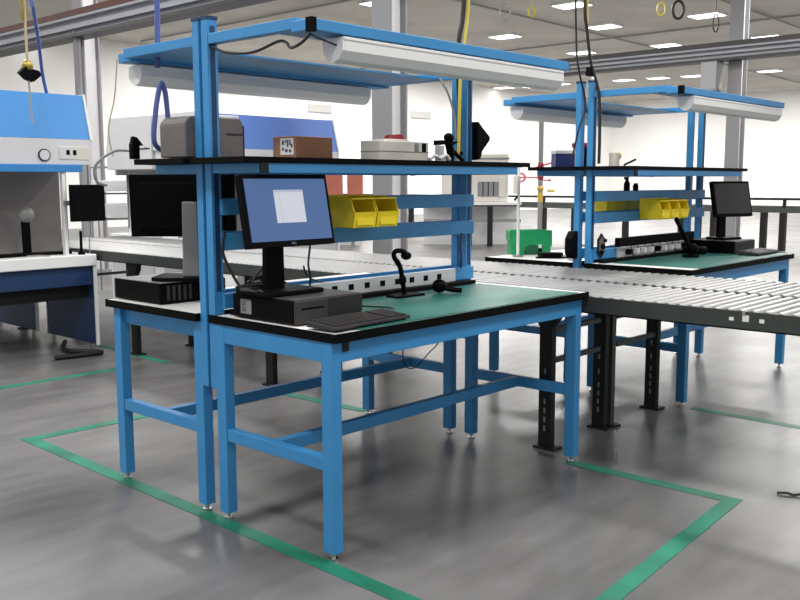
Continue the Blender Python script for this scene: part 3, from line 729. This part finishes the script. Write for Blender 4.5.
# wire rack behind the conveyor
p = thing('wire_rack', 'wire shelving rack standing behind the conveyor at left', 'rack', (4.12, 9.0, 0), -.3)
for x in (0, .5, 1.0):
    for y in (0, .4): MB().cyl((x, y, 0), (x, y, 1.68), .012, n=8).build('post', CHROME, p)
for z in (.5, .95, 1.3, 1.66):
    m = MB()
    m.box(0, 1, 0, .02, z, z + .02).box(0, 1, .38, .40, z, z + .02)
    for j in range(9): m.box(0, 1, .04 * (j + .5), .04 * (j + .5) + .006, z + .005, z + .012)
    m.build('wire_shelf', CHROME, p)
for k, (z, h) in enumerate(((.97, .18), (1.32, .15))):
    tag(MB().box(-.02, .95, -.05, .3, 0, h).build('storage_carton', WHITEMET, loc=(4.16, 9.05, z + .022), rot=(0, 0, -.3), bevel=.01), 'white carton on the %s wire rack shelf' % ('middle', 'upper')[k], 'box')

# ------------------------------------------------------------------ far workstation items
# green tote
p = thing('tote', 'green plastic tote with white tag standing on the far rear bench', 'tote', (3.63, 1.61, .9005), math.radians(-42))
p.scale = (1.04, .8, 1.2)
m = MB(); w, d, h = .30, .20, .15
m.prism([(-.13, 0), (.13, 0), (.15, h), (-.15, h)], -.10, -.094, 'y').prism([(-.13, 0), (.13, 0), (.15, h), (-.15, h)], .094, .10, 'y')
m.box(-.13, .13, -.1, .1, 0, .006)
m.prism([(-.10, 0), (.10, 0), (.10, h), (-.10, h)], -.150, -.132, 'x').prism([(-.10, 0), (.10, 0), (.10, h), (-.10, h)], .132, .150, 'x')
m.build('body', GREENPL, p, .003)
MB().box(-.158, .158, -.108, -.098, h * .35, h + .006).box(-.158, .158, .098, .108, h * .6, h + .006).box(-.158, -.148, -.108, .108, h * .6, h + .006).box(.148, .158, -.108, .108, h * .6, h + .006).build('rim', GREENPL, p, .003)
arc = [(.01 + .065 * math.cos(a), .005 + .06 * math.sin(a)) for a in [PI * k / 8 for k in range(9)]]
MB().prism(arc, -.112, -.10, 'y').build('handle_recess', NAVY if False else mat('dark_green_recess', (.008, .11, .045), .5), p)
MB().box(.055, .078, -.1125, -.105, .04, .065).build('tag', PAPER, p)
MB().prism([(.052, .0), (.085, .0), (.08, .042), (.056, .042)], -.113, -.106, 'y').build('latch', BLACK, p)
# white pole with cream box
p = thing('bench_pole', 'slim white pole with cream box in front of the green tote', 'pole', (3.33, 1.50, .9005))
p.scale = (1, 1, 1.12)
MB().cyl((0, 0, 0), (0, 0, .012), .04).build('base', SILVERPL, p)
MB().cyl((0, 0, .01), (0, 0, .60), .011).build('pole', WHITEMET, p)
MB().box(-.045, -.005, -.02, .02, .42, .54).build('box', CREAM, p, .003)
MB().cyl((-.02, 0, .40), (-.05, 0, .38), .008).build('hook', BLACK, p)
# black flat box + cables
p = thing('network_box', 'flat black box on the far rear bench below the green tote', 'device', (3.42, 1.27, .9005), math.radians(-42))
MB().box(-.085, .085, -.05, .05, .003, .04).build('case', BLACK, p, .004)
MB().box(-.12, .12, -.055, -.03, 0, .012).build('tray', BLACK, p, .002)
cord('cable', [(3.40, 1.15, .915), (3.47, 1.10, .97), (3.50, 1.02, 1.0), (3.44, .95, .95), (3.36, .99, .91), (3.33, 1.06, .906), (3.30, .94, .906)], .006, CORDGREY, 'grey cable loop on the far rear bench beside the black box')
cord('cable', [(3.44, 1.14, .915), (3.40, 1.05, .95), (3.34, 1.0, .96), (3.30, .93, .93)], .005, CORDBLK, 'black cable on the far rear bench beside the left uprights')
p = thing('hanging_pouch', 'dark pouch strapped to the far workstation left upright', 'pouch', (3.17, .93, .95))
MB().prism([(-.05, .02), (-.02, -.02), (.04, -.02), (.04, .17), (-.01, .17), (-.05, .12)], -.03, .03, 'y').build('pouch', BLACK, p, .006)
MB().box(.03, .05, -.01, .01, .05, .10).build('strap', BLACK, p)
# hexagon bracket
p = thing('hexagon_bracket', 'pale hexagonal bracket at the foot of the far left upright', 'bracket', (3.29, .77, .945))
hexa = [(.055 * math.cos(a), .075 + .085 * math.sin(a)) for a in [PI / 2 + PI / 3 * k for k in range(6)]]
MB().prism(hexa, -.004, .006, 'y').build('frame', BLACKSTEEL, p)
MB().prism([(a * .72, .075 + (b - .075) * .72) for a, b in hexa], -.007, .0, 'y').build('plate', PRINTERGREY, p)
MB().ball((0, -.012, .07), .02).ball((.035, -.01, .11), .014).ball((-.01, -.01, .03), .016).build('connectors', BLACK, p)
# clutter on strip
tag(MB().box(0, 1.2, 0, .04, 0, .065).build('cable_tray', BLACK, loc=(3.48, .735, 1.0), bevel=.006), 'black cable tray above the plug-filled strip on the far bench', 'tray')
# black desk arm
p = thing('arm_lamp', 'black slanted lamp arm on the far green mat', 'lamp', (4.12, .50, .904))
MB().cyl((0, 0, 0), (0, 0, .02), .06, n=18).build('base', BLACK, p)
MB().tube([(0, 0, .02), (-.05, 0, .09), (-.14, 0, .18), (-.26, 0, .29)], .016, 8).build('arm', BLACK, p, smooth=True)
MB().ball((.03, 0, .06), .04).build('joint', BLACK, p, smooth=True)
p = thing('coil_holder', 'dark round cable coil beside the far small computer', 'coil', (4.45, .62, .904))
MB().tube([(.07 * math.cos(a), .07 * math.sin(a), .03) for a in [2 * PI * k / 10 for k in range(10)]], .028, 8, 3, closed=True).build('coil', BLACK, p, smooth=True)
# bottles atop the bins
p = thing('spray_bottle', 'black spray bottle standing above the far yellow bins', 'bottle', (OX + .45, .72, 1.393 + .001 ))
MB().cyl((0, 0, 0), (0, 0, .055), .022).cyl((0, 0, .055), (0, 0, .08), .02, .009).build('body', BLACK, p)
MB().box(-.03, .012, -.008, .008, .08, .10).cyl((0, 0, .07), (0, 0, .085), .008).build('trigger', BLACK, p)
p = thing('small_bottle', 'short black capped bottle right of the far spray bottle', 'bottle', (OX + .58, .72, 1.393 + .001))
MB().cyl((0, 0, 0), (0, 0, .04), .02).build('body', BLACK, p)
MB().cyl((0, 0, .04), (0, 0, .055), .015).build('cap', BLACK, p)
for o in bpy.data.objects:
    if o.name.startswith(('spray_bottle', 'small_bottle')) and o.parent is None:
        o.location = (o.location.x, OY + .685, 1.3935)
# rear shelf items on station 2
sz = 1.5635
p = thing('blue_crate', 'dark blue box on the left end of the far upper shelf', 'box', (3.47, 1.21, sz), math.radians(-42))
p.scale = (.72, .8, .85)
MB().box(-.10, .10, -.08, .08, .004, .115).build('body', DKBLUE, p, .004)
MB().box(-.105, .105, -.085, .085, .115, .145).build('lid', WHITEMET, p, .004)
p = thing('red_reel', 'dark red flat reel case above the far upper shelf', 'reel', (3.60, 1.12, sz - .0), math.radians(-42))
p.scale = (.8, .8, .86)
MB().cyl((0, 0, .17), (0, 0, .205), .105, n=22).build('disc', RED, p, smooth=True)
MB().cyl((0.02, 0, 0), (0.02, 0, .17), .022).build('spindle', BLACK, p)
MB().ball((.02, 0, .05), .035).build('hub', BLACK, p, smooth=True)
p = thing('tape_roll_stack', 'pale yellow-topped jar on the far upper shelf right of the uprights', 'jar', (3.295, .69, sz))
MB().cyl((0, 0, 0), (0, 0, .09), .035, n=18).build('jar', CREAM, p, smooth=True)
MB().cyl((0.015, 0, .06), (.045, 0, .075), .028, n=18).build('cap', CORDYEL, p, smooth=True)
tag(MB().cyl((3.27, .60, sz + .008), (3.37, .57, sz + .045), .007).build('marker_pen', BLACK), 'black pen propped at the left of the far front shelf', 'pen')

# far pipe manifold with red valves
p = thing('valve_pipe', 'grey drop pipe with red valves and brass fittings between the workstations', 'pipe', (9.0, 5.12, 0))
MB().cyl((0, 0, 0), (0, 0, 2.55), .035, n=12).build('pipe', SILVERPL, p, smooth=True)
for z, m in ((1.70, RED), (1.52, RED), (1.60, BRICK)): MB().ball((0, 0, z), .045, (1, 1, 1.2)).build('valve', m, p, smooth=True)
MB().cyl((-.06, .05, 1.66), (.14, -.12, 1.74), .014, n=8).build('branch', PINK, p)
MB().tube([(-.22 + .05 * math.cos(a), .2 - .045 * math.cos(a), 1.52 + .06 * math.sin(a)) for a in [2 * PI * k / 8 for k in range(8)]], .016, 6, 3, closed=True).cyl((-.26, .235, 1.52), (-.02, .02, 1.52), .012, n=6).build('hand_wheel', PINK, p, smooth=True)
MB().ball((.14, -.12, 1.74), .022).ball((.1, -.09, 1.48), .022).cyl((0, 0, 1.48), (.1, -.09, 1.48), .010, n=6).build('small_valves', PINK, p, smooth=True)
MB().ball((0, 0, 1.36), .05, (1, 1, 1)).cyl((0, 0, 1.16), (0, 0, 1.30), .04).build('brass_fitting', mat('yellow_brass', (.55, .36, .06), .4), p, smooth=True)
MB().cyl((.08, -.07, 1.33), (.16, -.14, 1.33), .02).build('lever', CORDYEL, p)
# wall notices (illegible faded strips)
for (x, z, w, lab) in ((22.9, 4.36, 1.25, 'faded narrow sign on the white back wall left of the central column'), (29.0, 4.42, 1.3, 'faded sign on the white back wall right of the central column')):
    p = thing('wall_sign', lab, 'sign', (x, YW - .03, z))
    MB().box(-w / 2, w / 2, 0, .02, -.15, .15).build('plate', mat('faded_sign_plate_%d' % int(x), (.55, .54, .52), .6), p)
    MB().box(-w / 2, w / 2, -.012, 0, -.17, -.14).build('lower_edge', SILVERPL, p)

# floor wire at right
tag(MB().tube([(1.93, -.99, .006), (1.945, -1.03, .010), (1.95, -1.06, .006), (1.97, -1.10, .012), (1.96, -1.2, .006)], .006, 8).build('wire_scrap', CORDBLK, smooth=True), 'short black wire scrap lying on the floor at the right edge', 'wire')

# ------------------------------------------------------------------ light
w = bpy.data.worlds.new('World'); scn.world = w; w.use_nodes = True
bg = w.node_tree.nodes['Background']; bg.inputs['Color'].default_value = (0.98, 0.99, 1.0, 1); bg.inputs['Strength'].default_value = 0.62
def area(loc, sx, sy, power, rot=(0, 0, 0)):
    l = bpy.data.lights.new('ceiling_lamp', 'AREA'); l.shape = 'RECTANGLE'; l.size = sx; l.size_y = sy; l.energy = power; l.color = (1, .985, .96)
    o = bpy.data.objects.new('ceiling_lamp', l); col.objects.link(o); o.location = loc; o.rotation_euler = rot
for x in (-3, 1.4, 5.8, 10.2):
    for y in (-3, 1, 5, 9): area((x, y, H_C - .08), .7, 1.3, 150)
for x in (16, 22, 28, 34, 41):
    for y in (3, 9, 15, 21): area((x, y, H_C - .08), .7, 1.3, 400)
for x in (1, 7): area((x, 17, H_C - .08), .7, 1.3, 400)

# ------------------------------------------------------------------ camera
C = Vector((-2.33956551, -2.50351516, 1.46275070)); yaw, pitch, roll, f = .742955508, -.128197350, -.00243071064, 917.255359
fw = Vector((math.cos(pitch) * math.cos(yaw), math.cos(pitch) * math.sin(yaw), math.sin(pitch)))
r = Vector((math.sin(yaw), -math.cos(yaw), 0)); u = r.cross(fw)
r2 = r * math.cos(roll) + u * math.sin(roll); u2 = r2.cross(fw)
M = Matrix(((r2.x, u2.x, -fw.x, C.x), (r2.y, u2.y, -fw.y, C.y), (r2.z, u2.z, -fw.z, C.z), (0, 0, 0, 1)))
cd = bpy.data.cameras.new('camera'); cam = bpy.data.objects.new('camera', cd); col.objects.link(cam)
cam.matrix_world = M; cd.sensor_width = 36; cd.sensor_fit = 'HORIZONTAL'; cd.lens = f * 36 / 800; cd.clip_end = 200
scn.camera = cam
vs = scn.view_settings
vs.view_transform = 'Standard'; vs.look = 'None'; vs.gamma = 1; vs.use_curve_mapping = False; vs.exposure = 0.0
